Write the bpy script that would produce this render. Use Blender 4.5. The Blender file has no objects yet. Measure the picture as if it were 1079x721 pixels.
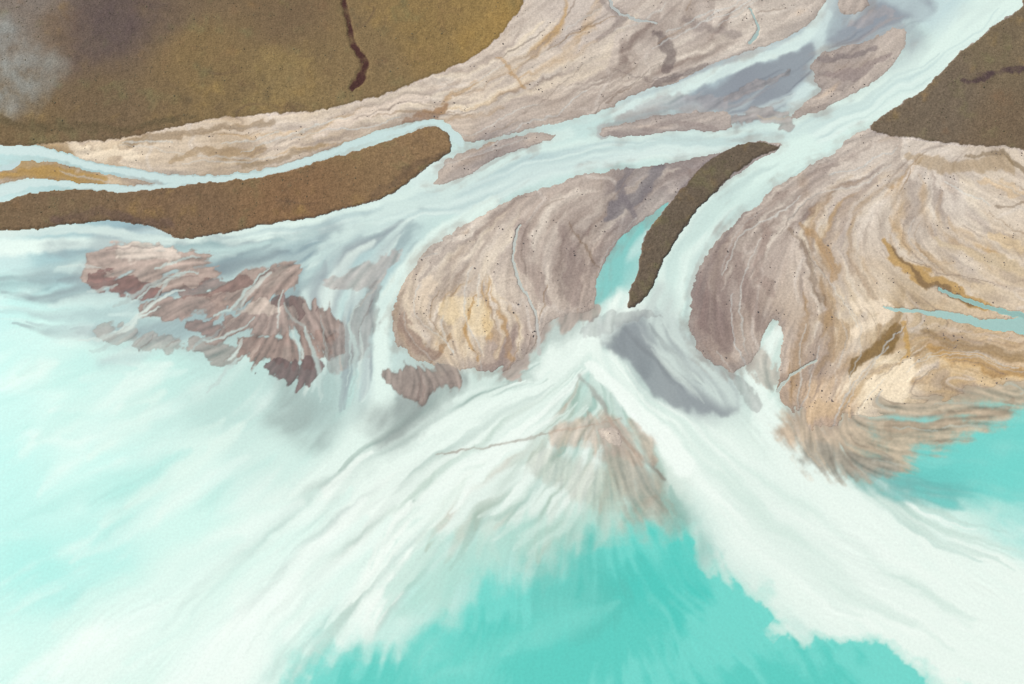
import bpy, math, time
import numpy as np
T0=time.time()
rng=np.random.default_rng(7)
F32=np.float32
# ------------------------------------------------------------------ survey grid of the delta (metre-like map units)
X0,X1,Y0,Y1=-260,1340,-200,920
xs=np.arange(X0,X1+1,dtype=F32); ys=np.arange(Y0,Y1+1,dtype=F32)
X,Y=np.meshgrid(xs,ys); Hn,Wn=X.shape

def perlin(x,y,seed):
    r=np.random.default_rng(seed); a=r.uniform(0,2*np.pi,4096).astype(F32)
    gx=np.cos(a); gy=np.sin(a)
    xi=np.floor(x).astype(np.int32); yi=np.floor(y).astype(np.int32)
    fx=(x-xi).astype(F32); fy=(y-yi).astype(F32)
    def g(i,j,dx,dy):
        h=((i*73856093)^(j*19349663)^(seed*83492791))
        h=(h^(h>>13))*1274126177
        h=((h^(h>>16))&4095)
        return gx[h]*dx+gy[h]*dy
    u=fx*fx*fx*(fx*(fx*6-15)+10); v=fy*fy*fy*(fy*(fy*6-15)+10)
    n00=g(xi,yi,fx,fy); n10=g(xi+1,yi,fx-1,fy); n01=g(xi,yi+1,fx,fy-1); n11=g(xi+1,yi+1,fx-1,fy-1)
    return ((n00*(1-u)+n10*u)*(1-v)+(n01*(1-u)+n11*u)*v)*1.6
def fbm(scale,octv,seed,x=None,y=None,gain=.5):
    x=X if x is None else x; y=Y if y is None else y
    o=0;a=1;t=0
    for k in range(octv):
        o=o+a*perlin(x/scale+13.7*k,y/scale-7.1*k,seed+k); t+=a*a; a*=gain; scale/=2.03
    return (o/math.sqrt(t)).astype(F32)
def sst(x,a,b):
    t=np.clip((x-a)/(b-a),0,1); return t*t*(3-2*t)
def lin(c):
    c=np.asarray(c,dtype=F32)/255.; return np.where(c<=.04045,c/12.92,((c+.055)/1.055)**2.4).astype(F32)

wA=fbm(60,3,11); wB=fbm(60,3,21); wC=fbm(9,3,31); wD=fbm(9,3,41)
XW=X+wA*2.5+wC*1.6; YW=Y+wB*2.5+wD*1.6
XS=X+wA*9+wC*3; YS=Y+wB*9+wD*3
XT=X+wA*6+wC*.8; YT=Y+wB*6+wD*.8
w120=fbm(110,4,51); w121=fbm(110,4,61)
XM=X+w120*16+wC*2; YM=Y+w121*16+wD*2

def cat(pts,n,closed=False):
    P=np.array(pts,dtype=np.float64); m=len(P); out=[]
    rngi=range(m) if closed else range(m-1)
    for i in rngi:
        if closed: a,b,c,d=P[(i-1)%m],P[i],P[(i+1)%m],P[(i+2)%m]
        else: a,b,c,d=P[max(i-1,0)],P[i],P[i+1],P[min(i+2,m-1)]
        for k in range(n):
            t=k/n
            out.append(.5*((2*b)+(-a+c)*t+(2*a-5*b+4*c-d)*t*t+(-a+3*b-3*c+d)*t**3))
    if not closed: out.append(P[-1])
    return np.array(out,dtype=F32)
def sl(x0,x1,y0,y1):
    a=int(min(Wn,max(0,x0-X0))); b=int(max(0,min(Wn,x1-X0+1))); c=int(min(Hn,max(0,y0-Y0))); d=int(max(0,min(Hn,y1-Y0+1)))
    return slice(c,max(c,d)),slice(a,max(a,b))
def poly(pts,M=50,n=2,xx=None,yy=None):
    xx=XW if xx is None else xx; yy=YW if yy is None else yy
    P=cat(pts,n,True); out=np.full(X.shape,-float(M),F32)
    s=sl(P[:,0].min()-M-20,P[:,0].max()+M+20,P[:,1].min()-M-20,P[:,1].max()+M+20)
    x=xx[s]; y=yy[s]; d=np.full(x.shape,1e12,F32); ins=np.zeros(x.shape,bool)
    m=len(P)
    for i in range(m):
        ax,ay=P[i]; bx,by=P[(i+1)%m]; ex,ey=bx-ax,by-ay; L=ex*ex+ey*ey+1e-9
        px=x-ax; py=y-ay; t=np.clip((px*ex+py*ey)/L,0,1)
        d=np.minimum(d,(px-t*ex)**2+(py-t*ey)**2)
        if ay!=by:
            c=((ay>y)!=(by>y))&(x<ex*(y-ay)/(by-ay)+ax); ins^=c
    d=np.sqrt(d); out[s]=np.clip(np.where(ins,d,-d),-M,1e9); return out
def strokeL(pts,soft=1.0,n=4,xx=None,yy=None):
    """returns (slice, mask) restricted to the neighbourhood of the stroke"""
    xx=XW if xx is None else xx; yy=YW if yy is None else yy
    P=cat(pts,n); R=P[:,2].max()*(1+soft)+24
    S_=sl(P[:,0].min()-R,P[:,0].max()+R,P[:,1].min()-R,P[:,1].max()+R)
    out=np.zeros(X[S_].shape,F32); oy,ox=S_[0].start,S_[1].start
    if out.size==0: return S_,out
    for i in range(len(P)-1):
        ax,ay,aw=P[i]; bx,by,bw=P[i+1]; R=max(aw,bw)*(1+soft)+22
        s=sl(min(ax,bx)-R,max(ax,bx)+R,min(ay,by)-R,max(ay,by)+R)
        x=xx[s];y=yy[s]
        if x.size==0: continue
        ex,ey=bx-ax,by-ay; L=ex*ex+ey*ey+1e-9
        t=np.clip(((x-ax)*ex+(y-ay)*ey)/L,0,1)
        d=np.sqrt((x-ax-t*ex)**2+(y-ay-t*ey)**2); w=np.maximum(aw+(bw-aw)*t,.05)
        f=np.maximum(w*soft,.9)
        v=1-np.clip((d-w*(1-soft*.5 if soft<1 else .5))/f,0,1); v=v*v*(3-2*v)
        o=out[s[0].start-oy:s[0].stop-oy,s[1].start-ox:s[1].stop-ox]; np.maximum(o,v,out=o)
    return S_,out
def stroke(*a,**k):
    s,m=strokeL(*a,**k); o=np.zeros(X.shape,F32); o[s]=m; return o
# ------------------------------------------------------------------ flow directions
G_=[
[(1120,-50),(1079,-10),(1010,35),(965,85),(900,125),(830,148),(740,155),(640,158),(570,172),(500,205),(420,225),(330,243),(240,258),(120,265),(0,280),(-200,300)],
[(900,-60),(895,-10),(865,35),(800,62),(730,90),(670,118),(600,140),(530,165),(480,195)],
[(430,225),(375,250),(335,285),(320,330),(345,385),(330,440)],
[(380,235),(310,265),(270,300),(230,340),(150,385),(40,430),(-200,520)],
[(240,258),(150,290),(60,320),(-60,345),(-250,360)],
[(520,210),(460,250),(420,295),(403,345),(405,400),(380,460),(300,540),(180,640),(60,740),(-60,900)],
[(840,160),(780,195),(735,240),(712,290),(700,330),(725,375),(765,430)],
[(700,215),(665,250),(648,285),(635,325),(605,365),(540,425),(440,485),(330,570),(210,680),(120,800),(60,940)],
[(635,340),(645,390),(700,450),(780,520),(880,580),(1000,650),(1200,760)],
[(820,350),(800,400),(820,450),(880,505),(970,565),(1079,640),(1250,740)],
[(615,375),(560,440),(480,520),(420,600),(360,680),(330,800)],
[(640,400),(665,470),(695,540),(740,620),(800,700)],
[(610,390),(585,460),(560,540),(540,640),(530,760)],
[(300,450),(200,520),(80,600),(-100,690)],
[(100,400),(0,460),(-200,560)],
[(860,450),(940,490),(1020,500),(1120,520)],[(900,440),(1000,440),(1079,450),(1250,480)],
[(483,150),(455,130),(400,143),(340,165),(270,187),(180,190),(100,178),(0,155),(-150,140)],
[(760,-60),(700,0),(620,50),(540,95),(430,115),(330,135),(200,152),(100,168)],
[(850,-10),(780,30),(720,60),(640,95),(560,130)],
[(620,-30),(585,20),(560,60),(480,100)],
[(640,180),(580,210),(548,255),(555,310),(562,370)],
[(560,200),(490,240),(440,290),(430,340),(470,385)],
[(540,225),(505,280),(485,330),(500,390)],
[(720,175),(660,210),(610,250),(590,300),(590,340)],
[(940,150),(860,190),(800,235),(770,290),(770,350),(800,410)],
[(980,160),(890,210),(855,250),(880,310),(890,360),(860,420),(850,480)],
[(1000,170),(940,215),(935,260),(965,290),(1030,320),(1150,350)],
[(960,175),(1020,200),(1100,235),(1250,250)],
[(1150,400),(1050,375),(980,370),(930,395),(890,440),(880,500)],
]
q=6
xq=X[::q,::q]; yq=Y[::q,::q]; vx=np.zeros_like(xq); vy=np.zeros_like(xq)
for g in G_:
    P=cat(g,2)
    for i in range(len(P)-1):
        a,b=P[i],P[i+1]; e=b-a; L=float(e@e)+1e-9; l=math.sqrt(L)
        t=np.clip(((xq-a[0])*e[0]+(yq-a[1])*e[1])/L,0,1)
        d2=(xq-a[0]-t*e[0])**2+(yq-a[1]-t*e[1])**2+120
        w=l/d2**1.7; vx+=w*e[0]/l; vy+=w*e[1]/l
n_=np.sqrt(vx*vx+vy*vy)+1e-12; vx/=n_; vy/=n_
def bil(Fm,px,py):
    px=np.clip(px,0,Fm.shape[1]-1.001); py=np.clip(py,0,Fm.shape[0]-1.001)
    ix=px.astype(np.int32); iy=py.astype(np.int32); fx=(px-ix).astype(F32); fy=(py-iy).astype(F32)
    k=iy*Fm.shape[1]+ix; w=Fm.shape[1]
    if Fm.ndim==3:
        f=Fm.reshape(-1,Fm.shape[2]); fx=fx[...,None]; fy=fy[...,None]
    else: f=Fm.reshape(-1)
    return (f[k]*(1-fx)+f[k+1]*fx)*(1-fy)+(f[k+w]*(1-fx)+f[k+w+1]*fx)*fy
PX,PY=np.meshgrid(np.arange(Wn,dtype=F32),np.arange(Hn,dtype=F32))
VX=bil(vx.astype(F32),PX/q,PY/q); VY=bil(vy.astype(F32),PX/q,PY/q)
an=fbm(60,4,71)*.4; c_,s_=np.cos(an),np.sin(an); VX,VY=VX*c_-VY*s_,VX*s_+VY*c_
n_=np.sqrt(VX*VX+VY*VY)+1e-6; VX/=n_; VY/=n_
maps=[]
for sgn in (1,-1):
    px=PX+VX*sgn; py=PY+VY*sgn; L=[]
    for k in range(6):
        L.append((px,py))
        if k<5:
            st=np.stack([px,py],-1); r=bil(st,px,py); px,py=r[...,0],r[...,1]
    maps.append(L)
def smear(Fm,n):
    o=0
    for L in maps:
        f=Fm
        for k in range(n): f=.5*(f+bil(f,*L[k]))
        o=o+.5*f
    return o.astype(F32)
def nrm(f): f=f-f.mean(); return (f/f.std()).astype(F32)
def streak(scale,octv,seed,n): return nrm(smear(fbm(scale,octv,seed),n))
FN=fbm(3,2,151); FM=fbm(26,5,161); FL=fbm(70,5,171); FH=fbm(120,4,181)
SA=streak(26,4,101,6); SB=streak(9,3,111,6); SC=streak(3.2,2,121,5); SD=streak(14,4,131,5)
SE=streak(6,3,141,4)
amp=sst(FH+.5*FL,-.6,1.1)
SCm=SC*amp; SBm=SB*(.35+.65*amp)
print('flow',time.time()-T0)

def idw(S,p=1.6,e=150,xx=None,yy=None):
    S=np.array(S,dtype=F32); xx=XM if xx is None else xx; yy=YM if yy is None else yy
    qq=3; a=xx[::qq,::qq]; b=yy[::qq,::qq]; col=lin(S[:,2:5]); acc=np.zeros(a.shape+(3,),F32); W=np.zeros(a.shape,F32)
    for i in range(len(S)):
        w=1/((a-S[i,0])**2+(b-S[i,1])**2+e)**p; acc+=w[...,None]*col[i]; W+=w
    return bil((acc/W[...,None]).astype(F32),PX/qq,PY/qq)
def mixc(A,c,m):
    c=lin(c) if not (isinstance(c,np.ndarray) and c.ndim==3) else c
    return A+(c-A)*m[...,None]
WK={0:{},1:dict(xx=XS,yy=YS),2:dict(xx=XM,yy=YM),3:dict(xx=XT,yy=YT),4:dict(xx=X,yy=Y)}
def paint(T,pts,c,op,soft=1.0,mod=.12,warp=0,n=4,lim=None):
    s,m=strokeL(pts,soft,n,**WK[warp]); m=m*op*np.clip(1+mod*(SD[s]*.7+SBm[s]*.4+FM[s]*.4),0,1.3)
    if lim is not None: m=m*lim[s]
    m=np.clip(m,0,1)[...,None]
    T[s]+=(lin(c)-T[s])*m
def ribbons(T,A,B,n,w0,w1,cols,op,seed,soft=1.3,mod=.2,lo=.35,hi=.9,warp=3,lim=None):
    """braids of differing colour running side by side between two guide lines"""
    r=np.random.default_rng(seed); m=len(A); A=np.array(A,float);B=np.array(B,float)
    for k in range(n):
        t=r.random(); dt=r.normal(0,.10); i0=r.uniform(0,.6)*(m-1); i1=i0+r.uniform(lo,hi)*(m-1)
        if i1>m-1: i1=(m-1)*r.uniform(.72,1)
        pts=[]; kk=max(3,int((i1-i0)*2)+1)
        for j,s in enumerate(np.linspace(i0,i1,kk)):
            i=min(int(s),m-2); f=s-i; tt=np.clip(t+dt*(j/(kk-1))+r.normal(0,.012),0,1)
            a=A[i]*(1-f)+A[i+1]*f; b=B[i]*(1-f)+B[i+1]*f; p=a*(1-tt)+b*tt; sc=np.linalg.norm(b-a)/100
            u=j/(kk-1); prof=math.sin(math.pi*min(max(u,.05),.95))**.8
            pts.append((p[0],p[1],max(.35,(w0+(w1-w0)*r.random()*.4+(w1-w0)*.3)*prof*min(max(sc,.35),1.4))))
        paint(T,pts,cols[r.integers(len(cols))],op*r.uniform(.4,1),soft*r.uniform(.8,1.5),mod,warp,4,lim)
def creeks(T,mask,n,cols,op,seed,w=.7,steps=14,step=9,ang=.10,soft=1.,lim=None):
    """faint rivulets that follow the fall of the ground"""
    r=np.random.default_rng(seed); iy,ix=np.nonzero(mask)
    if len(iy)==0: return
    for k in range(n):
        p=r.integers(len(iy)); c=cols[r.integers(len(cols))]; o=op*r.uniform(.4,1); x,y=xs[ix[p]],ys[iy[p]]
        K=int(steps*r.uniform(.5,1.5)); b=r.normal(0,.12); ww=w*r.uniform(.6,1.6); pts=[]
        for j in range(K):
            xi=int(x-X0); yi=int(y-Y0)
            if not(0<=xi<Wn and 0<=yi<Hn): break
            pts.append((x,y,max(.3,ww*math.sin(math.pi*(j+.6)/(K+.6))**.7)))
            th=math.atan2(VY[yi,xi],VX[yi,xi])+b+r.normal(0,ang); x+=math.cos(th)*step; y+=math.sin(th)*step
        if len(pts)>3: paint(T,pts,c,o,soft,.2,0,3,lim)
# ------------------------------------------------------------------ water colours
WS=[(-200,280,170,220,218),(0,262,190,218,216),(60,262,150,188,192),(140,262,142,174,182),(0,315,186,233,227),(60,340,200,238,230),(0,400,192,237,229),(80,420,208,241,232),
(0,500,182,235,227),(100,500,198,240,231),(200,480,212,241,232),(100,600,182,235,226),(30,600,168,232,223),(200,560,204,241,231),(0,700,206,242,232),(100,700,222,244,235),
(-200,600,160,230,222),(-150,850,190,238,230),(250,650,228,245,236),(300,600,228,245,236),(350,560,228,245,236),(400,500,228,244,234),(230,430,184,217,209),(160,400,190,229,220),(300,480,206,233,224),
(360,640,206,237,227),(420,600,188,229,219),(450,560,194,227,217),(500,600,180,224,214),(480,520,206,230,220),(540,480,204,227,217),(600,440,198,222,211),(560,560,170,212,201),
(640,560,136,194,182),(690,560,122,184,174),(700,480,224,241,231),(760,480,227,242,232),(800,560,228,243,234),(850,600,226,242,232),(900,560,228,243,234),(950,640,228,243,234),(1050,700,226,242,231),
(1000,560,205,236,226),(1079,560,172,227,218),(1079,620,215,240,230),(1060,490,126,219,208),(1000,495,118,206,197),(940,490,122,189,182),(1050,430,132,211,201),(1200,480,110,212,203),(1250,650,190,232,224),
(330,420,168,194,189),(360,330,190,217,213),(380,260,160,191,194),(320,270,142,169,176),(260,290,150,177,179),(300,240,200,222,217),(400,220,208,228,222),(200,270,150,179,181),
(500,200,202,226,220),(600,160,202,228,222),(700,155,208,232,225),(800,150,212,236,228),(860,140,216,238,230),(900,120,212,236,228),(980,60,212,237,228),(1060,0,203,227,222),(1000,20,195,217,217),
(920,20,156,167,174),(780,90,156,167,174),(830,70,187,204,206),(740,100,170,187,192),(690,110,192,213,213),(600,140,196,220,215),(770,200,212,236,227),(730,260,212,235,225),(700,310,203,229,220),
(660,360,156,165,168),(740,400,166,175,176),(620,390,210,230,220),(570,420,203,224,213),(500,450,210,230,220),(430,420,164,177,172),(400,400,200,223,217),(590,350,190,204,197),(550,400,185,203,195),
(810,400,213,234,224),(840,470,223,238,228),(650,250,132,200,195),(640,300,138,206,200),
(100,820,211,240,231),(300,820,201,237,227),(500,850,76,203,192),(800,850,80,206,195),(1100,850,211,238,229)]
W=idw(WS,1.7,260)
W=mixc(W,(236,248,240),.40*sst(SA*.7+FM*.4+FL*.3+SBm*.15,.1,2.2))
W=mixc(W,(150,210,201),.32*sst(-SA*.6-SBm*.15+FL*.6,.4,2.2)*sst(Y,240,420))
def WST(pts,c,op,soft=1.0,mod=.12,warp=0): paint(W,pts,c,op,soft,mod,warp)
def WPO(pts,c,op,soft=6,mod=.3,warp=1):
    global W
    m=sst(poly(pts,50,**WK[warp])+mod*soft*(SD*.5+FM*.7+SBm*.2),-soft,soft)*op; W=mixc(W,c,m)
def WR(*a,**k): ribbons(W,*a,**k)
SL=(142,148,157)
WPO([(725,100),(760,82),(800,66),(838,55),(866,48),(858,72),(838,98),(812,122),(775,134),(770,118),(735,112)],(138,144,152),.82,5,.8,1)
WPO([(868,48),(884,26),(910,14),(945,4),(972,-4),(985,10),(962,26),(925,36),(892,46)],SL,.75,5,.6,1)
WPO([(955,40),(985,32),(990,50),(965,80),(940,90),(950,62)],SL,.6,8,.5,1)
WPO([(1005,18),(1045,-4),(1068,-2),(1050,12),(1015,32)],SL,.6,5,.5,1)
WR([(860,52),(820,70),(780,92),(740,112)],[(862,80),(840,110),(800,130),(765,132)],16,1.6,6,[(178,191,194),(204,217,213),(120,126,135),(163,154,152)],.6,5,1.1)
WR([(980,0),(930,10),(890,30),(868,48)],[(985,20),(950,32),(905,46),(872,60)],10,2,5,[(182,194,196),(124,131,142),(166,160,159)],.55,6,1.1)
WST([(865,5,4),(850,40,6),(800,60,5),(745,82,6),(700,102,7),(650,120,7)],(216,234,228),.95,.7)
WST([(930,-10,10),(975,15,9),(990,35,8)],(196,216,216),.5,1.0)
WST([(1100,-25,22),(1040,15,22),(1000,50,22),(965,82,20),(920,108,18),(880,125,17),(835,146,18),(780,151,14),(700,154,13),(630,158,13),(575,170,13),(520,190,15),(460,210,15),(400,225,13),(320,240,11),(240,254,8),(150,258,6),(60,258,7),(-40,262,10)],(222,241,232),.95,1.0)
WR([(1045,5),(960,70),(880,115),(800,142),(700,146),(620,150),(540,168),(470,195),(400,215),(300,236),(200,250)],[(1070,20),(1000,75),(910,130),(830,165),(700,164),(640,176),(570,190),(500,225),(430,240),(330,262),(220,266)],32,4,14,[(190,213,211),(202,223,218),(233,247,239),(168,192,194),(184,206,204)],.5,3,1.3)
WST([(600,140,6),(560,152,7),(510,178,8),(470,200,8)],(212,232,225),.85,.9)
WST([(872,14,4),(862,40,6),(868,70,6),(850,95,5),(838,110,5)],(210,228,224),.7,1)
# left mixing reach
WPO([(60,258),(150,252),(260,252),(350,243),(440,232),(430,250),(380,268),(345,300),(300,330),(250,340),(215,318),(140,300),(80,282)],(130,149,155),.6,14,1.0,2)
WST([(160,320,26),(240,335,32),(320,330,26)],(160,174,171),.5,1.2,.2,2)
WST([(470,205,10),(400,228,10),(350,262,9),(330,300,10),(352,345,9),(380,380,10)],(206,226,220),.8,1.2,.3,1)
WST([(330,243,6),(270,275,7),(225,310,9),(170,345,10),(120,380,12)],(176,200,198),.65,1.2,.3,1)
WST([(230,262,5),(140,275,6),(70,290,8),(0,298,10)],(126,162,165),.55,1.2,.3,1)
WST([(0,246,5),(60,242,5),(120,245,5),(180,256,4)],(208,226,219),.8,1)
WR([(330,245),(240,262),(150,272),(60,276),(-30,280)],[(400,250),(330,300),(240,350),(140,370),(0,350)],30,3,9,[(192,218,213),(208,231,224),(130,148,153),(118,133,140),(160,187,187)],.6,9,1.3)
WR([(420,232),(350,265),(330,310),(330,360),(290,420)],[(480,215),(430,255),(395,310),(390,370),(400,440)],26,4,11,[(206,226,219),(221,236,228),(142,155,160),(166,184,185)],.65,10,1.2)
# distributaries and plumes
WH=(233,246,237)
WST([(520,212,6),(470,243,7),(435,276,8),(410,312,8),(402,350,9),(404,395,10),(400,440,14),(360,500,26),(280,590,45)],(222,240,231),.95,.8,.15)
WST([(845,158,18),(800,182,20),(760,214,20),(735,245,20),(718,280,20),(705,310,20),(698,335,16)],(218,239,230),.9,.8,.15)
WR([(835,150),(790,170),(750,200),(715,240),(695,290),(685,330)],[(880,165),(820,200),(775,235),(745,275),(728,315),(722,350)],18,5,16,[(200,223,216),(232,246,237),(188,210,205)],.5,21,1.4)
WPO([(612,345),(640,332),(690,322),(718,340),(732,372),(762,398),(780,415),(772,436),(738,442),(708,425),(688,402),(655,378),(618,362)],(144,152,155),.88,3.5,.6,1)
WST([(692,315,14),(702,345,14),(724,378,14),(750,406,13),(772,420,9)],(200,214,208),.9,1.4,.3)
WR([(640,340),(670,360),(700,390),(730,430)],[(712,335),(728,370),(755,400),(776,425)],20,1.6,6,[(128,135,138),(172,182,181),(206,220,213),(216,229,221)],.55,22,1.3)
WST([(628,352,5),(655,362,8),(680,385,7)],(124,132,136),.4,1.6,.3,1)
WST([(712,205,4),(690,228,6),(664,250,7),(650,275,9),(640,305,11),(632,330,10)],(134,200,194),.95,.8,.2)
WST([(660,325,16),(625,352,14),(600,375,12),(555,412,12),(500,450,16),(440,490,28),(370,550,46),(280,640,70),(190,740,90)],WH,.9,1.1,.15,1)
WST([(618,352,7),(640,385,9),(674,425,13),(715,470,26),(775,520,44),(860,575,60),(960,640,70),(1080,720,80)],WH,.92,1,.15,1)
WST([(822,330,5),(812,365,7),(800,400,9),(812,440,15),(850,490,24),(910,535,34),(990,590,42),(1090,650,55)],WH,.92,1,.15,1)
# central fan: clear, muddy and milky rays
GR=[(166,188,178),(144,168,160),(188,208,196),(176,198,189),(154,180,173)]; BRt=[(232,246,237),(240,250,242),(224,240,231)]
WST([(600,480,36),(650,510,44),(680,545,34)],(170,184,170),.55,1.5,.3,2)
WST([(590,540,26),(640,560,30),(690,575,22)],(134,188,176),.6,1.4,.3,2)
FA=[(608,365),(560,385),(500,402),(430,445),(350,500),(250,580),(150,680)]; FB=[(628,385),(600,430),(540,490),(470,560),(410,640),(350,720),(300,800)]
WR(FA,FB,46,2,8,GR,.7,31,1.1,.2,.2,.6)
WR(FA,FB,40,2,9,BRt,.9,41,.9,.2,.25,.7)
WR([(612,390),(560,450),(490,500),(430,560),(400,620)],[(650,410),(690,470),(715,520),(720,560),(725,590)],44,2,8,[(174,186,171),(156,186,173),(186,170,150),(190,210,197),(134,178,167),(214,228,216)],.6,32,1.2)
WR([(610,400),(540,460),(460,510),(400,570)],[(645,430),(640,480),(610,540),(550,590)],36,1.5,6,BRt,.7,42,1.0)
WR([(622,365),(690,450),(760,540),(860,620),(980,700)],[(650,375),(740,450),(850,530),(960,600),(1079,660)],30,3,12,[(212,232,222),(240,250,242),(202,225,214)],.5,33,1.4)
WR([(805,400),(830,455),(880,505),(960,560),(1060,610)],[(830,400),(860,460),(910,500),(990,540),(1100,570)],18,3,11,[(198,222,211),(240,250,242),(178,208,198)],.55,34,1.4)
WR([(400,470),(300,520),(180,590),(60,660),(-60,720)],[(440,520),(380,600),(300,700),(220,800),(160,880)],26,5,16,[(206,238,228),(241,251,244),(212,241,231)],.5,35,1.7)
WR([(100,330),(40,350),(-40,380)],[(330,440),(200,520),(60,620)],24,3,9,[(228,245,237),(168,225,216),(220,241,231)],.5,36,1.8)
WST([(655,441,1.0),(620,450,1.3),(560,462,1.3),(510,470,1.1),(460,480,.9)],(158,147,133),.65,1.0,.2)
WST([(622,384,5),(650,412,7),(690,452,10),(720,490,12)],(240,250,242),.95,.6,.1)
WST([(640,440,1.6),(672,478,2.4),(700,505,1.6)],(132,129,120),.75,1.0,.2)
WST([(612,395,1.6),(630,420,2.4),(640,440,1.6)],(154,152,144),.6,1.2,.2)
WST([(480,400,8),(440,430,14),(405,455,16)],(144,156,152),.65,1.7,.3,1)
WST([(290,400,10),(300,430,16),(330,455,18)],(154,173,168),.6,1.7,.3,2)
WPO([(400,590),(450,565),(520,560),(600,545),(650,560),(600,590),(520,600),(470,640),(420,650)],(174,216,203),.6,18,1.0,2)
WPO([(860,480),(900,470),(960,478),(1010,500),(1000,525),(950,520),(900,505)],(100,174,169),.7,10,.8,2)
WPO([(930,470),(1000,440),(1079,425),(1300,400),(1350,540),(1079,535),(1010,515),(950,500)],(112,209,200),.68,18,.9,2)
W=np.clip(smear(np.clip(W,0,1),2)*.45+W*.55,0,1)
# muddy shoals showing through
MUD=np.zeros(X.shape,F32)
def shoal(pts,c,op,thr=0.,soft=1.3,e=.26,mud=1):
    s,m=strokeL(pts,soft,xx=XS,yy=YS); k=sst(m+.28*(SB[s]*.3+SD[s]*.5+FM[s]*.9+SC[s]*.15)+.06*FN[s]-thr,.5-e,.5+e)*sst(m,0,.25)
    cc=lin(c)*(1+.15*SE[s]+.16*FM[s]+.07*FN[s])[...,None]; W[s]+=(cc-W[s])*(k*op)[...,None]
    if mud: MUD[s]=np.maximum(MUD[s],k*op)
def isl(pts,c,op):
    """low mud islet: ragged crisp seaward rim, streamlined by the current"""
    s,m=strokeL(pts,1.5,xx=XS,yy=YS); f=m+.30*(SD[s]*.6+SB[s]*.45+FM[s]*.5+SE[s]*.25)+.05*FN[s]
    k=sst(f,.40,.66)*sst(m,0,.3); rim=sst(f,.40,.55)*(1-sst(f,.55,.85))
    cc=lin(c)*(1+.16*SE[s]+.18*FM[s]+.08*FN[s]-.22*rim)[...,None]; W[s]+=(cc-W[s])*(k*op)[...,None]; MUD[s]=np.maximum(MUD[s],k*op)
isl([(102,290,11),(140,284,17),(185,288,14),(225,286,8)],(170,150,138),.95)
isl([(132,270,6),(155,268,8),(180,276,6)],(208,195,181),.85)
isl([(106,302,6),(130,299,9),(160,306,6)],(122,90,84),.92)
isl([(150,322,7),(190,326,11),(225,320,10)],(152,130,120),.92)
isl([(228,318,8),(262,306,14),(300,292,13)],(162,142,131),.95)
isl([(188,308,4),(225,304,5),(262,296,4)],(130,104,96),.8)
isl([(200,345,6),(222,350,8),(240,344,5)],(134,110,102),.85)
isl([(245,342,9),(285,334,15),(328,338,14),(356,350,8)],(154,136,127),.95)
isl([(250,328,4),(272,322,5),(296,322,4)],(198,184,170),.7)
isl([(290,316,4),(312,318,5),(322,332,4)],(116,96,92),.85)
isl([(110,350,6),(150,356,8),(180,362,7)],(152,146,138),.65)
isl([(200,366,6),(235,370,8),(255,372,5)],(146,134,126),.75)
isl([(262,364,9),(308,370,15),(350,362,9)],(148,127,117),.95)
isl([(280,388,5),(305,396,10),(334,384,7)],(108,90,88),.92)
shoal([(350,300,6),(385,288,12),(412,270,6)],(168,158,152),.65)
shoal([(350,385,10),(380,350,15),(395,300,8)],(148,145,141),.6)
isl([(418,395,9),(446,404,16),(472,400,9)],(148,133,124),.92)
shoal([(540,388,8),(570,352,10),(600,335,10),(628,330,6)],(176,160,149),.85)
shoal([(590,466,8),(620,456,12),(660,460,14),(672,476,10)],(196,172,152),.62,0,1.7,.44,0)
shoal([(650,485,12),(670,510,18),(690,540,14)],(162,146,130),.6,0,1.7,.44,0)
shoal([(570,490,12),(600,500,14),(640,520,14)],(176,176,158),.4,0,1.6,.46,0)
shoal([(700,330,0.1),(640,345,8),(612,350,5)],(140,140,140),.4)
shoal([(780,400,6),(795,420,8)],(146,145,143),.5)
shoal([(840,450,16),(880,468,26),(920,464,28),(960,444,26),(1020,427,20),(1090,410,15)],(188,166,141),.88,0,1.7,.44)
shoal([(860,480,14),(900,495,13),(930,490,10)],(152,151,140),.65,0,1.6,.4)
shoal([(940,455,6),(1000,440,6),(1060,425,5)],(154,136,115),.5,0,1.3,.35)
shoal([(800,370,10),(815,400,8)],(174,164,151),.7)
shoal([(635,140,6),(700,112,10),(760,105,8)],(166,161,161),.55)
isl([(775,128,4),(800,124,7),(828,128,5)],(168,159,154),.75)
isl([(765,100,3),(800,90,5),(832,74,3)],(164,156,153),.6)
shoal([(900,20,4),(940,16,5)],(167,159,157),.45)
MUD=np.clip(MUD,0,1)
lft=(MUD>.3)&(X<480)
creeks(W,lft,26,[(188,208,202),(208,222,214),(168,186,182)],.8,51,1.5,9,8,.14,1.1)
creeks(W,lft,40,[(110,90,88),(128,108,100),(196,182,168)],.6,52,.9,7,7,.14,1.1,MUD)
creeks(W,(MUD>.3)&(X>820),26,[(134,114,98),(186,196,184),(204,188,162)],.55,53,1.0,9,7,.12,1.2,MUD)
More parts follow.
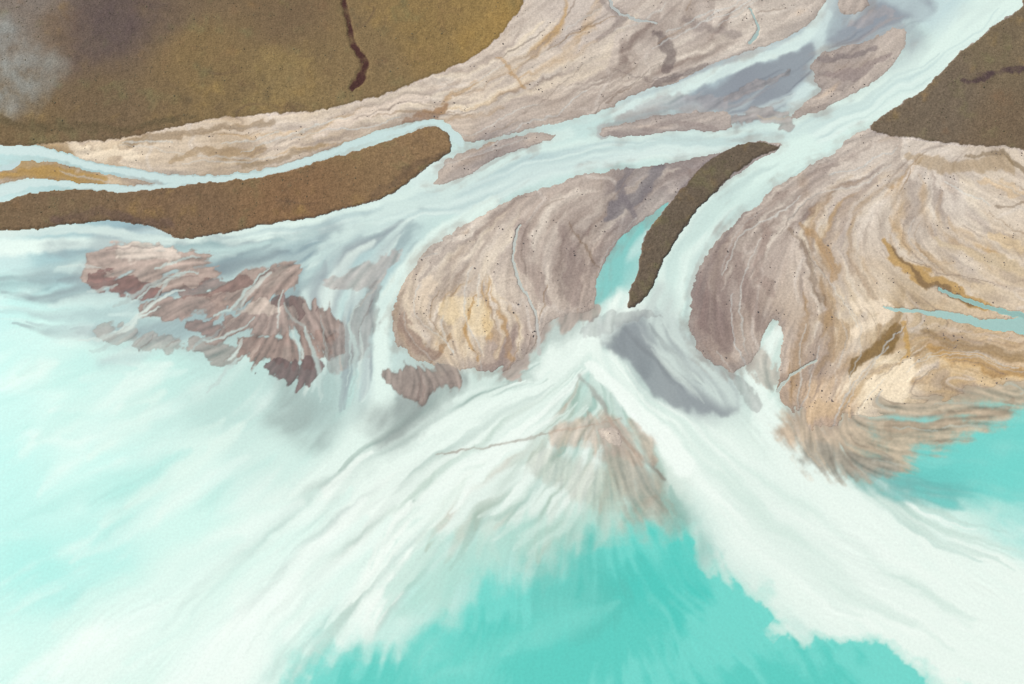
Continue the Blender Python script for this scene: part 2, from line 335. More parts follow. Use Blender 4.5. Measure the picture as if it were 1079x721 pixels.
# turquoise open lake at the front, billowing mixing edge
BL=(np.abs(perlin(XS/44,YS/44,301))*1.3+np.abs(perlin(XS/17,YS/17,302))*.35-.5+.06*FN).astype(F32)
LAKE=[(300,735),(322,700),(352,682),(390,684),(425,690),(450,662),(478,650),(500,625),(540,608),(590,600),(620,580),(650,560),(690,556),(718,562),(730,592),(764,612),(800,630),(816,655),(808,672),(850,684),(905,682),(960,700),(1000,728),(1060,800),(1000,960),(250,960),(260,800)]
sLk=poly(LAKE,50,xx=XS,yy=YS)
sf=4.5+15*(1-sst(X,640,730))
def lpo(off,c,op,k,b):
    global W
    W=mixc(W,c,sst((sLk+off+b*BL+b*.2*SD)/(sf*k),-1,1)*op)
lpo(10,(166,225,212),.55,2.0,14)
lpo(0,(106,212,200),.92,1.,14)
WPO([(340,760),(400,700),(450,700),(520,720),(480,690),(540,650),(600,640),(640,600),(690,600),(715,640),(700,690),(640,721),(700,730),(800,700),(900,712),(900,960),(330,960)],(74,196,183),.58,18,1.0,2)
WPO([(640,600),(700,570),(735,610),(720,650),(660,640)],(66,196,184),.5,20,.8,2)
WPO([(560,600),(640,575),(660,640),(600,665),(550,640)],(94,187,175),.5,20,.8,2)
WPO([(440,700),(500,690),(520,740),(450,760)],(136,221,209),.4,18,.8,2)
WR([(380,690),(500,640),(620,600)],[(420,740),(560,700),(680,660)],9,6,14,[(130,217,205),(94,205,192)],.35,55,2.2)
W*=(1+.012*SCm+.014*SE*amp+.018*FN)[...,None]
print('water',time.time()-T0)
# ------------------------------------------------------------------ land outlines
BARS=dict(
 upper=[(-300,-220),(880,-220),(876,-30),(866,5),(848,30),(816,44),(781,57),(746,70),(711,89),(686,93),(662,103),(638,116),(600,126),(560,135),(520,145),(492,150),(480,142),(466,127),(440,128),(400,137),(350,155),(310,171),(250,182),(200,186),(150,179),(100,170),(50,158),(-20,145),(-300,120)],
 lens=[(-40,182),(0,176),(30,170),(70,174),(120,186),(165,193),(120,197),(70,191),(30,188),(0,196),(-40,200)],
 p=[(470,170),(498,156),(530,146),(565,141),(588,141),(565,152),(525,166),(500,181),(475,191),(458,193)],
 q=[(630,140),(655,129),(700,122),(745,117),(768,117),(772,128),(764,137),(700,141),(650,145)],
 r=[(853,72),(880,52),(920,40),(945,28),(956,36),(950,58),(931,80),(897,99),(862,118),(830,126),(850,110),(866,95)],
 s=[(884,0),(905,-4),(918,4),(900,14),(885,12)],
 f=[(520,218),(560,202),(610,187),(660,178),(710,172),(760,161),(800,150),(822,152),(790,175),(750,200),(700,215),(672,238),(655,252),(640,270),(630,295),(624,325),(600,332),(575,345),(567,365),(545,384),(505,394),(465,388),(432,378),(414,352),(415,325),(426,298),(444,272),(472,248),(497,231)],
 k=[(735,292),(748,262),(775,235),(805,208),(840,182),(880,160),(917,136),(1000,120),(1100,90),(1400,40),(1400,380),(1200,395),(1079,405),(1020,418),(970,430),(920,440),(880,452),(850,455),(828,432),(818,410),(825,380),(822,345),(812,335),(806,352),(795,378),(775,392),(755,385),(735,368),(726,345),(727,318)],
 m=[(630,455),(645,450),(656,458),(654,470),(642,468)],
)
GRASS=dict(
 plain=[(-300,-220),(600,-220),(556,-20),(551,5),(540,18),(522,40),(500,58),(470,75),(430,92),(392,104),(350,114),(300,119),(250,122),(205,130),(150,143),(100,150),(50,152),(-20,150),(-300,110)],
 spit=[(-60,222),(0,215),(30,205),(80,199),(130,203),(180,197),(230,192),(290,184),(330,173),(370,160),(410,148),(445,136),(462,135),(473,146),(474,158),(463,168),(440,183),(412,204),(380,215),(340,225),(300,233),(250,243),(215,250),(185,251),(165,240),(130,232),(90,235),(40,240),(0,243),(-60,248)],
 isle=[(820,153),(800,151),(780,153),(760,161),(735,180),(715,205),(695,228),(680,250),(671,285),(662,318),(667,325),(684,305),(700,275),(714,250),(733,222),(758,197),(785,174),(805,161)],
 east=[(1400,-150),(1110,-20),(1079,8),(1045,28),(1012,56),(985,84),(945,114),(918,134),(928,141),(955,145),(990,148),(1030,153),(1079,159),(1400,200)],
)
sB={k:poly(v) for k,v in BARS.items()}; sG={k:poly(v) for k,v in GRASS.items()}
fr=sst(Y,385,430)*(X>800)
sB['k']=sB['k']-fr*np.clip(7+8*(SD*.7+FM),0,40)
fr=sst(Y,345,385)
sB['f']=sB['f']-fr*np.clip(2+5*(SD*.6+FM),-3,20)
for k in ('p','q','r','f','k'): sB[k]=sB[k]+2.2*FM*sst(sB[k],-8,0)+.8*wC
chan=[
 ([(-40,150,7),(0,155,7),(50,163,4),(100,175,3.4),(150,184,3.8),(200,190,3.4),(250,187,3.2),(300,177,3.2),(340,164,3.2),(380,148,3.2),(420,138,2.8),(455,129,2.6),(470,137,3.8),(484,150,5)],(198,220,217)),
 ([(-40,212,6),(0,203,6),(40,193,3.2),(90,195,3),(140,200,3),(190,193,3)],(196,218,215)),
 ([(-30,172,3),(0,178,3),(20,172,2)],(180,204,204)),
 ([(1100,350,9),(1079,345,8),(1040,340,5),(1000,333,3.5),(960,327,2),(930,322,1)],(164,196,190)),
 ([(1100,342,3),(1060,330,2.5),(1020,316,1.8),(990,306,1)],(146,180,173)),
 ([(548,238,.8),(541,262,1.0),(546,295,1.0),(560,325,1.2),(567,350,1.5),(570,372,2.5)],(190,191,185)),
 ([(640,-20,.8),(652,14,.9),(690,26,.6)],(180,181,177)),
 ([(790,45,1.6),(800,30,1.0),(790,10,.5)],(164,188,182)),
 ([(860,380,.8),(835,395,1),(820,412,1.5)],(182,188,179)),
]
cut=np.zeros(X.shape,F32)
for p,c in chan:
    m=stroke(p,.5,6); cut=np.maximum(cut,m); W=mixc(W,c,m*.9)
landS=np.full(X.shape,-50,F32)
for s in sB.values(): landS=np.maximum(landS,s)
landS=np.minimum(landS,(0.5-cut)*5+60*(cut<.01))
grS=np.full(X.shape,-50,F32)
for s in sG.values(): grS=np.maximum(grS,s)
land=np.maximum(landS,grS)
# ------------------------------------------------------------------ sand colours
SS=[(-200,150,180,165,145),(620,20,200,188,177),(560,60,209,196,181),(700,30,191,179,168),(800,20,194,183,171),(760,50,203,191,180),(660,80,198,185,172),(560,110,189,175,162),(480,110,210,194,176),(420,115,211,196,177),
(300,140,218,202,182),(200,150,209,191,167),(120,160,221,201,172),(240,170,194,174,147),(330,150,205,186,161),(520,160,170,158,151),(700,130,169,158,151),(900,70,167,155,147),(930,50,182,170,160),(80,185,170,140,88),
(620,200,193,180,168),(560,230,191,176,163),(500,260,208,194,179),(450,310,210,194,173),(480,340,224,205,174),(430,350,180,163,145),(540,370,176,159,147),(510,300,207,192,173),(600,260,173,158,148),(600,310,179,163,151),
(690,190,156,148,144),(640,210,145,135,132),(570,320,196,182,168),(730,180,154,144,141),(900,170,204,192,179),(850,210,192,179,167),(1000,200,209,198,185),(960,240,209,196,179),(1050,200,212,197,177),(800,270,178,163,152),
(760,320,150,134,127),(790,350,160,143,131),(860,300,197,181,164),(900,330,216,198,171),(950,350,182,158,120),(1040,290,208,188,158),(1000,270,207,191,169),(1050,380,202,175,137),(930,410,236,216,180),(870,420,206,179,147),
(880,460,188,162,139),(850,380,176,158,142),(1000,400,195,169,130),(1200,300,190,172,150),(645,460,228,214,196),(1200,-50,180,165,150),(500,-100,180,165,150)]
S=idw(SS,2.0,140)
def SRB(*a,**k): ribbons(S,*a,**k)
def lobes(scale,seed,k,sm):
    base=fbm(scale,3,seed,X+w120*18,Y+w121*18,.42); base=smear(base,sm)
    v=base*k+5; return (v-np.floor(v)).astype(F32)
L1=lobes(95,401,1.8,6); L2=lobes(50,411,1.6,5)
m1=sst(FH-.3*FL,-.5,.7); m2=sst(-FH+.6*FM,-.5,.8)
S=mixc(S,(224,212,197),.42*sst(L1,.3,1)*m1)
S=mixc(S,(142,124,113),.38*(sst(L1,.0,.03)*(1-sst(L1,.03,.40)))*m1)
S=mixc(S,(220,206,189),.26*sst(L2,.3,1)*m2)
S=mixc(S,(140,122,113),.26*(1-sst(L2,.0,.3))*m2)
S=mixc(S,(224,211,197),.32*sst(SD*.7+SA*.4+FM*.5,.2,2.0))
S=mixc(S,(136,119,110),.32*sst(-SD*.7-SA*.4+FM*.5,.5,2.2))
ochm=(1-.75*((X>560)&(X<840)))*(1-.5*sst(-Y,-110,-60))
S=mixc(S,(186,146,92),.48*sst(FL*.9+SD*.4+FM*.3,.8,1.9)*ochm)
def rills(scale,octv,seed,w,sm=0):
    c=fbm(scale,octv,seed,X+w120*22,Y+w121*22,.5)
    if sm: c=smear(c,sm)
    gy,gx=np.gradient(c); d=np.abs(c)/(np.sqrt(gx*gx+gy*gy)+.004); return 1-sst(d,w*.4,w*1.6)
r1=rills(60,3,501,.9,5); r3=rills(80,4,521,1.3,5); r4=rills(70,3,531,4.5,5); r5=rills(30,4,541,.7,3)
S=mixc(S,(124,106,97),.45*r1*sst(FL,-.1,.8)); S=mixc(S,(226,217,206),.42*r3*sst(FH,-.4,.6))
S=mixc(S,(132,113,102),.34*r5*sst(-FL+.3*FH,.0,.8))
S=mixc(S,(168,136,94),.32*r4*sst(-FH+.3*FL,.0,.8)*ochm)
# long flow-laid sheets of silt
LT=(224,213,198); LD=(150,134,124); LD2=(124,107,100); LO=(190,156,106); LG=(170,157,147); LC=(232,217,192)
SRB([(560,-20),(545,40),(500,70),(420,98),(300,124),(180,140)],[(720,-20),(660,50),(560,110),(470,130),(330,160),(200,182)],46,1.2,6,[LT,LD,LD2,LO,LG,LC,LT],.5,61,1.4,.4,.2,.5,1)
SRB([(700,-20),(680,30),(650,70),(560,105)],[(860,-10),(820,35),(720,75),(600,120)],36,1.,6,[LT,LD,LD2,LG,LT],.5,62,1.4,.4,.25,.6,1)
SRB([(560,203),(490,238),(435,290),(418,340),(440,375)],[(640,185),(575,215),(545,260),(545,320),(545,380)],38,1.,6,[LT,LD,LD2,LG,LT,LC],.45,63,1.5,.4,.2,.5,1)
SRB([(660,178),(590,212),(556,260),(565,310),(572,345)],[(790,155),(700,195),(650,240),(625,280),(612,325)],34,1.,6,[LT,LD,LD2,LG,(138,125,123)],.5,64,1.5,.4,.2,.6,1)
SRB([(500,285),(470,310),(450,340),(436,378)],[(520,285),(530,320),(545,350),(556,380)],40,.8,4.5,[LO,LC,LD2,LT,LC,LO],.6,65,1.2,.4,.3,.9,1)
SRB([(930,140),(850,180),(780,230),(740,290),(735,360)],[(980,155),(880,210),(830,250),(810,300),(805,360)],44,1.,6,[LT,LD,LD2,LG,(134,116,110)],.5,66,1.4,.4,.2,.5,1)
SRB([(940,160),(865,205),(835,255),(850,310),(840,370),(830,430)],[(1000,165),(920,215),(900,265),(925,310),(920,370),(880,450)],48,1.2,7,[LT,LD,LO,LG,LC,(164,133,92)],.5,67,1.4,.4,.2,.5,1)
SRB([(940,170),(925,230),(950,280),(1010,305),(1090,325)],[(1010,165),(1030,200),(1050,240),(1080,265),(1140,285)],42,1.2,7,[LT,LD,LT,LG,LC,LO],.46,68,1.4,.4,.2,.5,1)
SRB([(1150,350),(1050,352),(970,345),(910,365),(860,420)],[(1150,400),(1060,395),(990,395),(940,420),(900,450)],44,1.2,7,[LC,LO,(160,126,82),LT,LD],.52,69,1.4,.4,.2,.5,1)
def SST(pts,c,op,soft=1.0,mod=.5,thr=.5):
    s,m=strokeL(pts,soft,xx=XS,yy=YS); k=sst(m+mod*.3*(SE[s]*.5+SD[s]*.5+FM[s]*.9)+.07*FN[s],thr-.3,thr+.3)*sst(m,0,.2); S[s]+=(lin(c)-S[s])*(k*op)[...,None]
OC=(178,138,82); BR=(118,96,72); DK=(110,98,96); CR=(240,224,198); MV=(132,120,117)
for a in [
 ([(470,112,4),(450,125,5),(430,128,3)],(148,108,66),.75),([(520,60,2),(545,85,2.5),(556,98,1.5)],OC,.6),([(500,85,3),(470,105,3)],OC,.5),
 ([(640,-5,3),(655,25,5),(630,45,3)],MV,.5),([(690,40,4),(706,55,6),(708,75,3)],DK,.7),([(640,70,1),(690,85,1.2),(740,78,1)],DK,.5),
 ([(720,20,4),(750,35,4),(780,40,3)],MV,.5),([(690,92,3),(720,82,3),(745,70,2)],DK,.6),
 ([(130,155,4),(180,148,4),(230,140,3),(290,128,3)],(136,111,78),.6),([(250,172,4),(300,165,4),(345,148,3)],(152,129,96),.6),([(180,172,3),(230,165,4),(280,152,3)],(162,136,100),.6),
 ([(70,160,4),(110,163,5),(140,166,3)],CR,.7),([(340,135,4),(400,118,5),(450,105,4)],(224,208,193),.6),
 ([(0,186,3),(60,182,5),(110,190,4)],(176,142,82),.8),
 ([(700,178,6),(680,200,8),(650,212,8),(640,228,5)],(118,113,117),.8),([(668,176,3),(655,195,6),(668,222,5)],(124,117,119),.8),([(590,240,5),(605,280,8),(600,320,6)],(148,132,125),.6),
 ([(600,235,1),(620,265,1.5),(640,285,1)],BR,.6),([(548,240,6),(556,280,9),(575,320,6)],(160,143,134),.6),
 ([(470,330,8),(490,325,10),(510,345,8)],(236,214,172),.55),([(455,300,6),(440,325,8)],(228,209,184),.5),([(500,318,1.5),(492,345,2),(505,380,2)],OC,.7),([(475,350,1.5),(460,372,2.5),(450,380,2)],(150,116,80),.7),
 ([(520,330,2),(530,355,3),(545,372,3)],(180,144,98),.65),([(425,335,4),(432,360,7),(455,376,5)],(152,129,115),.7),([(540,350,5),(530,378,7),(510,388,5)],(146,128,121),.6),
 ([(505,240,2),(470,265,3),(445,300,2)],(150,135,127),.5),
 ([(860,68,2),(890,60,4),(925,48,3)],(126,116,115),.7),([(850,115,4),(885,100,6),(915,85,4)],(208,194,180),.6),([(870,80,3),(900,80,5),(935,65,4)],(146,132,128),.7),
 ([(640,142,2),(690,136,3),(750,132,3)],(154,141,135),.7),
 ([(735,300,8),(745,330,12),(765,365,10)],(132,115,110),.65),([(770,270,7),(790,310,9),(798,345,5)],(146,128,120),.55),([(805,240,3),(795,275,5),(812,310,4)],(154,135,125),.6),
 ([(845,235,3),(868,262,5),(880,295,4)],(172,139,98),.65),([(830,240,2),(852,285,3),(868,320,2)],BR,.5),([(870,330,3),(878,365,4),(860,400,4)],(162,136,104),.5),
 ([(930,255,3),(942,275,6),(965,292,7),(1000,305,6),(1040,322,4)],(182,147,90),.88),([(940,265,2),(975,300,3),(1030,318,2)],BR,.75),([(1040,250,4),(1079,262,6)],(218,194,156),.7),
 ([(990,255,3),(1030,272,5),(1079,285,6)],(208,189,156),.6),([(900,320,7),(935,322,9),(900,350,6)],(236,219,194),.8),([(860,330,3),(890,345,5),(880,380,4)],(172,144,110),.6),
 ([(942,344,4),(930,362,9),(908,380,6),(903,396,3)],(126,100,58),.88),([(950,340,3),(955,365,3),(945,385,2)],(190,151,84),.8),
 ([(955,385,9),(945,405,16),(925,425,18),(908,440,8)],(243,226,197),.9),([(985,372,5),(1030,385,7),(1079,392,6)],(182,143,84),.68),([(975,350,3),(1010,365,5),(1079,372,6)],(146,121,86),.6),
 ([(1000,385,4),(1040,398,5),(1079,402,4)],(226,197,150),.6),([(850,440,6),(875,430,8),(900,445,6)],(206,179,144),.7),
 ([(960,165,4),(1010,172,8),(1060,180,7)],(168,145,112),.65),([(1020,160,2),(1060,172,3),(1079,178,3)],(122,101,70),.7),
 ([(1050,215,2),(1079,212,2)],BR,.6),([(1030,195,3),(1079,200,4)],(208,181,144),.6),
 ([(880,175,3),(850,200,4),(835,225,3)],(156,142,134),.5),([(920,190,3),(895,215,4),(885,245,3)],(166,151,142),.5),
]: SST(*a)
S=smear(S,2)*.35+S*.65
dry=(landS>4)&(grS<-4)&(X>-40)&(X<1120)&(Y>-40)
creeks(S,dry,50,[(210,212,205),(200,202,197)],.6,71,.6,11,9,.10,1.1)
creeks(S,dry,70,[(124,108,98),(138,120,106),(150,122,90)],.55,72,.6,9,8,.12,1.1)
damp=(1-sst(landS+5*FM+2*SE,0,14))*sst(FL+.6*FM,-.9,.7); S=mixc(S,(148,139,135),.5*damp)
wet=sst(landS+FN*.6,.2,2.4); S=S*(.88+.12*wet)[...,None]
tint=sst(landS+4.5*FM+2.4*SE,-12,0)*(landS<2)*(.15+.85*sst(FL+FM*.5,-.5,.8))
W=mixc(W,(S*.92).astype(F32),np.clip(.55*tint*(1-cut),0,1))
S*=(1+.030*SC+.065*FN+.03*SE)[...,None]
# ------------------------------------------------------------------ tundra colours
GS=[(60,40,122,104,84),(200,60,132,111,76),(450,40,141,118,76),(520,20,150,125,78),(30,130,122,103,74),(110,25,102,89,80),(300,20,118,99,74),(300,90,138,118,80),(100,100,117,99,74),(400,60,132,112,79),(40,10,130,120,108),
(60,220,122,102,77),(200,220,124,101,76),(300,205,132,104,75),(440,155,138,113,82),(700,240,106,94,78),(770,165,106,94,78),(1000,110,115,102,84),(1060,60,119,105,82),(1060,130,118,101,79),(1200,60,116,103,80),(-200,0,119,104,77),(300,-150,119,104,77),(180,10,116,99,79),(240,110,130,110,76)]
R=idw(GS,1.8,300)
F40=fbm(40,4,201); F12=fbm(12,4,211)
R=mixc(R,(162,134,80),.55*sst(FM*.7+FL*.6+.4*F12,.25,1.5)); R=mixc(R,(88,78,63),.55*sst(-FM*.7+.5*FL+.5*F12,.25,1.5))
R=mixc(R,(122,117,82),.55*sst(F40+.5*F12,.2,1.4)); R=mixc(R,(134,104,76),.45*sst(-F40+.5*F12,.3,1.5)); R=mixc(R,(96,78,64),.4*r1*sst(FL,0,.8)); R=mixc(R,(90,77,61),.30*r5*sst(FH,-.3,.8))
def RST(pts,c,op,soft=1.,warp=1):
    s,m=strokeL(pts,soft,xx=XS if warp else XW,yy=YS if warp else YW); R[s]+=(lin(c)-R[s])*np.clip(m*op*(1+.5*FM[s]+.5*F12[s]),0,1)[...,None]
RST([(0,45,18),(20,70,24),(10,100,16)],(154,158,150),.46,1.8)
RST([(40,85,12),(60,70,10)],(140,140,130),.35,1.8)
RST([(100,30,24),(140,10,26),(90,60,14)],(96,83,79),.5,1.8)
RST([(0,128,5),(60,140,6),(140,138,4),(200,124,3)],(100,88,64),.6)
RST([(362,-20,2),(362,2,2.2),(366,25,2.6),(373,50,3.2),(385,66,3.6),(380,84,4.5),(371,94,3.2)],(78,53,48),.95,.6,0)
RST([(1018,93,2),(1050,84,3.5),(1090,76,4)],(84,69,67),.85,1.0)
RST([(60,232,6),(120,225,6),(180,238,5)],(102,84,73),.6,1.2)
RST([(390,205,4),(440,178,4),(468,160,3)],(106,87,68),.6)
RST([(495,45,14),(530,15,12)],(158,129,76),.5,1.4)
RST([(280,60,8),(330,66,6)],(148,126,82),.4,1.4)
edge=sst(grS+FN*.4,.0,2.0); R=R*(.85+.15*edge)[...,None]
R*=(1+.09*FN+.07*wC+.08*fbm(5,2,221))[...,None]
# ------------------------------------------------------------------ relief
hs=np.where(landS>0,.12+.5*sst(landS,0,16),np.maximum(landS*.25,-2.))
lob=.10*(L1*m1)+.05*(L2*m2)-.08*r1*sst(FL,-.1,.8)
hs=hs+np.where(landS>1.5,(.10*FM+lob)*sst(landS,1.5,10)+.03*SE*sst(landS,1.5,8)+.05*FN*sst(landS,1.5,5),0)
hs=np.where(landS>0,np.maximum(hs,.08),hs)
hg=np.where(grS>-1.2,1.1*sst(grS,-1.2,1.8)+.5*FM*sst(grS,3,20)+.18*F12*sst(grS,2,8)+.14*FN*sst(grS,1,4)+.9*sst(grS,4,80),-50)
gul=stroke([(362,-20,2.4),(362,2,2.6),(366,25,3),(373,50,3.6),(385,66,4),(380,84,5),(371,94,3.5)],.8); hg=hg-1.7*gul
h=np.maximum(hs,np.where(grS>-1.2,hg,-50)).astype(F32)
h=np.where((landS<=0)&(grS<-1.2),np.minimum(h,-.15),h)
gm=sst(grS+.5*FN,-.9,.1)[...,None]
GC=S*(1-gm)+R*gm
GC=np.where((land<-0.5)[...,None],S*.8,GC)
print('land',time.time()-T0)
# ------------------------------------------------------------------ camera and mesh
TILT=math.radians(26); CAMH=1000.; FPX=1180.
def togrd(sx,sy):
    x=(sx-539.5)/FPX; y=(360.5-sy)/FPX; t=CAMH/(math.cos(TILT)-y*math.sin(TILT))
    return x*t,(y*math.cos(TILT)+math.sin(TILT))*t
def axis(a,b,lo,hi):
    core=list(np.arange(a,b+.5,1.)); l=[];p=a;st=1.5
    while p>lo: p-=st; st*=1.09; l.append(p)
    r=[];p=b;st=1.5
    while p<hi: p+=st; st*=1.09; r.append(p)
    return np.array(l[::-1]+core+r,dtype=F32)
ax=axis(-25,1105,-1500,2600); ay=axis(-25,746,-900,2200)
MX,MY=np.meshgrid(ax,ay); gx,gy=togrd(MX,MY); nx,ny=len(ax),len(ay)
cx=MX-X0; cy=MY-Y0
mh=bil(h,cx,cy); mG=bil(GC.astype(F32),cx,cy); mW=bil(W.astype(F32),cx,cy)
E_S=np.array([1.05,1.055,1.09],F32); E_W=np.array([1.06,1.07,1.11],F32); E_G=np.array([1.05,1.05,1.03],F32)
idx=np.arange(nx*ny).reshape(ny,nx)
quads=np.stack([idx[1:,:-1],idx[1:,1:],idx[:-1,1:],idx[:-1,:-1]],-1).reshape(-1,4)
def fmean(a): a=a.reshape(ny,nx); return ((a[1:,:-1]+a[1:,1:]+a[:-1,1:]+a[:-1,:-1])/4).reshape(-1)
def fmin(a): a=a.reshape(ny,nx); return np.minimum(np.minimum(a[1:,:-1],a[1:,1:]),np.minimum(a[:-1,1:],a[:-1,:-1])).reshape(-1)
def mkobj(name,qd,z,col,mat,E):
    if len(qd)==0: return None
    u,inv=np.unique(qd.ravel(),return_inverse=True)
    me=bpy.data.meshes.new(name); nv=len(u); nf=len(qd)
    co=np.stack([gx.ravel()[u],gy.ravel()[u],z.ravel()[u]],-1).astype(F32)
    me.vertices.add(nv); me.vertices.foreach_set('co',co.ravel())
    me.loops.add(nf*4); me.loops.foreach_set('vertex_index',inv.astype(np.int32).ravel())
    me.polygons.add(nf); me.polygons.foreach_set('loop_start',np.arange(0,nf*4,4,dtype=np.int32))
    me.polygons.foreach_set('use_smooth',np.ones(nf,bool))
    me.update(calc_edges=True)
    at=me.color_attributes.new('sediment','FLOAT_COLOR','POINT')
    c=np.ones((nv,4),F32); c[:,:3]=np.clip(col.reshape(-1,3)[u]/E,0,.9); at.data.foreach_set('color',c.ravel())
    me.materials.append(mat); ob=bpy.data.objects.new(name,me); bpy.context.collection.objects.link(ob); return ob
def mat(name,rough,spec,nscale,namp,bump,bscale):
    m=bpy.data.materials.new(name); m.use_nodes=True; nt=m.node_tree; b=nt.nodes['Principled BSDF']
    b.inputs['Roughness'].default_value=rough; b.inputs['Specular IOR Level'].default_value=spec
    a=nt.nodes.new('ShaderNodeAttribute'); a.attribute_name='sediment'
    g=nt.nodes.new('ShaderNodeNewGeometry')
    n=nt.nodes.new('ShaderNodeTexNoise'); n.inputs['Scale'].default_value=nscale; n.inputs['Detail'].default_value=4; n.inputs['Roughness'].default_value=.65
    nt.links.new(g.outputs['Position'],n.inputs['Vector'])
    mr=nt.nodes.new('ShaderNodeMapRange'); mr.inputs['From Min'].default_value=.3; mr.inputs['From Max'].default_value=.7
    mr.inputs['To Min'].default_value=1-namp; mr.inputs['To Max'].default_value=1+namp
    nt.links.new(n.outputs['Fac'],mr.inputs['Value'])
    v=nt.nodes.new('ShaderNodeVectorMath'); v.operation='SCALE'
    nt.links.new(a.outputs['Color'],v.inputs[0]); nt.links.new(mr.outputs['Result'],v.inputs['Scale']); nt.links.new(v.outputs[0],b.inputs['Base Color'])
    n2=nt.nodes.new('ShaderNodeTexNoise'); n2.inputs['Scale'].default_value=bscale; n2.inputs['Detail'].default_value=3
    nt.links.new(g.outputs['Position'],n2.inputs['Vector'])
    bp=nt.nodes.new('ShaderNodeBump'); bp.inputs['Distance'].default_value=bump; bp.inputs['Strength'].default_value=1
    nt.links.new(n2.outputs['Fac'],bp.inputs['Height']); nt.links.new(bp.outputs['Normal'],b.inputs['Normal'])
    return m
mSand=mat('silt_and_gravel',.95,.15,.45,.15,.25,.5); mGrass=mat('tundra_turf',1.,.05,.5,.28,.55,.6); mWat=mat('glacial_water',.45,.25,.4,.05,.04,.3)
done=np.zeros(len(quads),bool)
gn=dict(plain='grassland',spit='grass_island',isle='grass_island',east='grassland')
for k in GRASS:
    s=fmean(bil(sG[k],cx,cy)); sel=(s>-2)&~done; done|=sel
    mkobj(gn[k],quads[sel],mh,mG,mGrass,E_G)
for k in BARS:
    s=fmean(bil(sB[k],cx,cy)); sel=(s>-2)&~done; done|=sel
    mkobj('sandbar',quads[sel],mh,mG,mSand,E_S)
mkobj('ground',quads[~done],mh,mG,mSand,E_S)
wsel=~(fmin(mh)>.35)
COAST=poly([(-400,270),(0,290),(120,320),(300,400),(420,440),(600,440),(700,450),(780,440),(850,470),(950,460),(1079,420),(1500,400),(1500,1100),(-400,1100)],50,xx=X,yy=Y)
fc=fmean(bil(COAST,cx,cy)); out=fmean((MY))>900
lk=(fc>0)|out
z0=np.zeros_like(mh)
mkobj('lake',quads[wsel&lk],z0,mW,mWat,E_W); mkobj('river',quads[wsel&~lk],z0,mW,mWat,E_W)
print('mesh',time.time()-T0)
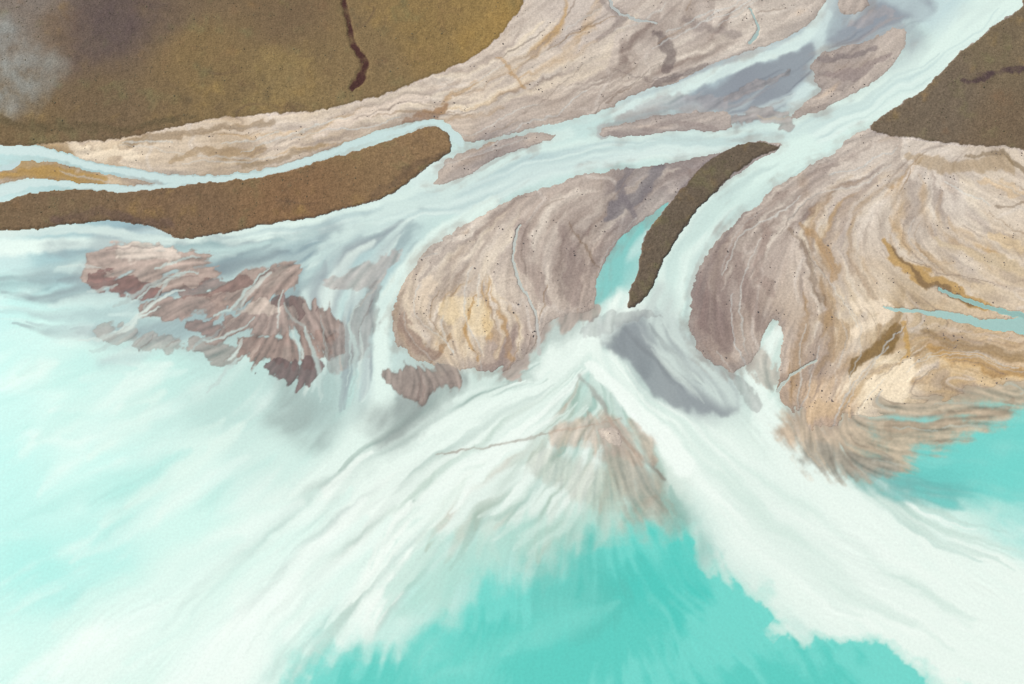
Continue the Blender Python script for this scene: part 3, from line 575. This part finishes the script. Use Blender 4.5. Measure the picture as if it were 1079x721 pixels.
# ------------------------------------------------------------------ boulders and shrubs
def lumps(name,cands,n,rmin,rmax,col,flat):
    import bmesh
    bm=bmesh.new(); bmesh.ops.create_icosphere(bm,subdivisions=1,radius=1); bv=np.array([v.co[:] for v in bm.verts]); bf=np.array([[v.index for v in f.verts] for f in bm.faces]); bm.free()
    iy,ix=np.nonzero(cands); pick=rng.choice(len(iy),min(n,len(iy)),replace=False)
    V=[];Fc=[]
    for j,p in enumerate(pick):
        sx=xs[ix[p]]+rng.uniform(-.5,.5); sy=ys[iy[p]]+rng.uniform(-.5,.5); wx,wy=togrd(sx,sy); r=rng.uniform(rmin,rmax)*(1 if rng.random()<.85 else 1.5)
        a=rng.uniform(0,6.28); v=bv*rng.uniform(.65,1.25,(len(bv),1))*r*np.array([1,rng.uniform(.6,1),flat]); c,s=math.cos(a),math.sin(a)
        v=np.stack([v[:,0]*c-v[:,1]*s+wx,v[:,0]*s+v[:,1]*c+wy,v[:,2]+h[iy[p],ix[p]]+r*flat*.35],-1); V.append(v); Fc.append(bf+len(bv)*j)
    me=bpy.data.meshes.new(name); me.from_pydata(np.concatenate(V).tolist(),[],np.concatenate(Fc).tolist()); 
    m=bpy.data.materials.new(name+'_mat'); m.use_nodes=True; nt=m.node_tree; b=nt.nodes['Principled BSDF']; b.inputs['Roughness'].default_value=.95
    nz=nt.nodes.new('ShaderNodeTexNoise'); nz.inputs['Scale'].default_value=.08; cr=nt.nodes.new('ShaderNodeValToRGB'); g=nt.nodes.new('ShaderNodeNewGeometry')
    nt.links.new(g.outputs['Position'],nz.inputs['Vector']); nt.links.new(nz.outputs['Fac'],cr.inputs[0])
    cr.color_ramp.elements[0].color=(*[c*.6 for c in col],1); cr.color_ramp.elements[0].position=.35; cr.color_ramp.elements[1].color=(*[c*1.5 for c in col],1); cr.color_ramp.elements[1].position=.65
    nt.links.new(cr.outputs[0],b.inputs['Base Color']); me.materials.append(m)
    ob=bpy.data.objects.new(name,me); bpy.context.collection.objects.link(ob)
inn=(X>-60)&(X<1140)&(Y>-60)&(Y<780)
lumps('boulders',inn&(landS>2)&(grS<-2)&(FM>.2)&(rng.random(X.shape)<.2),800,.35,.85,(.17,.14,.125),.6)
lumps('shrubs',inn&(grS>3)&(FM+.5*FL<.2),1600,.35,.8,(.13,.11,.06),.5)
# ------------------------------------------------------------------ light
el=math.radians(48); az=math.radians(300)
w=bpy.data.worlds.new('World'); bpy.context.scene.world=w; w.use_nodes=True; nt=w.node_tree
sk=nt.nodes.new('ShaderNodeTexSky'); sk.sky_type='NISHITA'; sk.sun_disc=False; sk.sun_elevation=el; sk.sun_rotation=az; sk.dust_density=1.5
nt.links.new(sk.outputs[0],nt.nodes['Background'].inputs[0]); nt.nodes['Background'].inputs[1].default_value=.09
sd=bpy.data.lights.new('sun','SUN'); sd.energy=3.6; sd.angle=math.radians(.5); sd.color=(1,.95,.88)
so=bpy.data.objects.new('sun',sd); bpy.context.collection.objects.link(so)
from mathutils import Vector
dv=Vector((math.sin(az)*math.cos(el),math.cos(az)*math.cos(el),math.sin(el)))
so.rotation_euler=dv.to_track_quat('Z','Y').to_euler(); so.location=(0,0,1500)
cd=bpy.data.cameras.new('camera'); cd.sensor_width=36; cd.lens=FPX/1079*36; cd.clip_start=1; cd.clip_end=20000
co=bpy.data.objects.new('camera',cd); bpy.context.collection.objects.link(co); co.location=(0,0,CAMH); co.rotation_euler=(TILT,0,0)
sc=bpy.context.scene; sc.camera=co
sc.view_settings.view_transform='Standard'; sc.view_settings.look='None'; sc.view_settings.exposure=0
print('done',time.time()-T0)
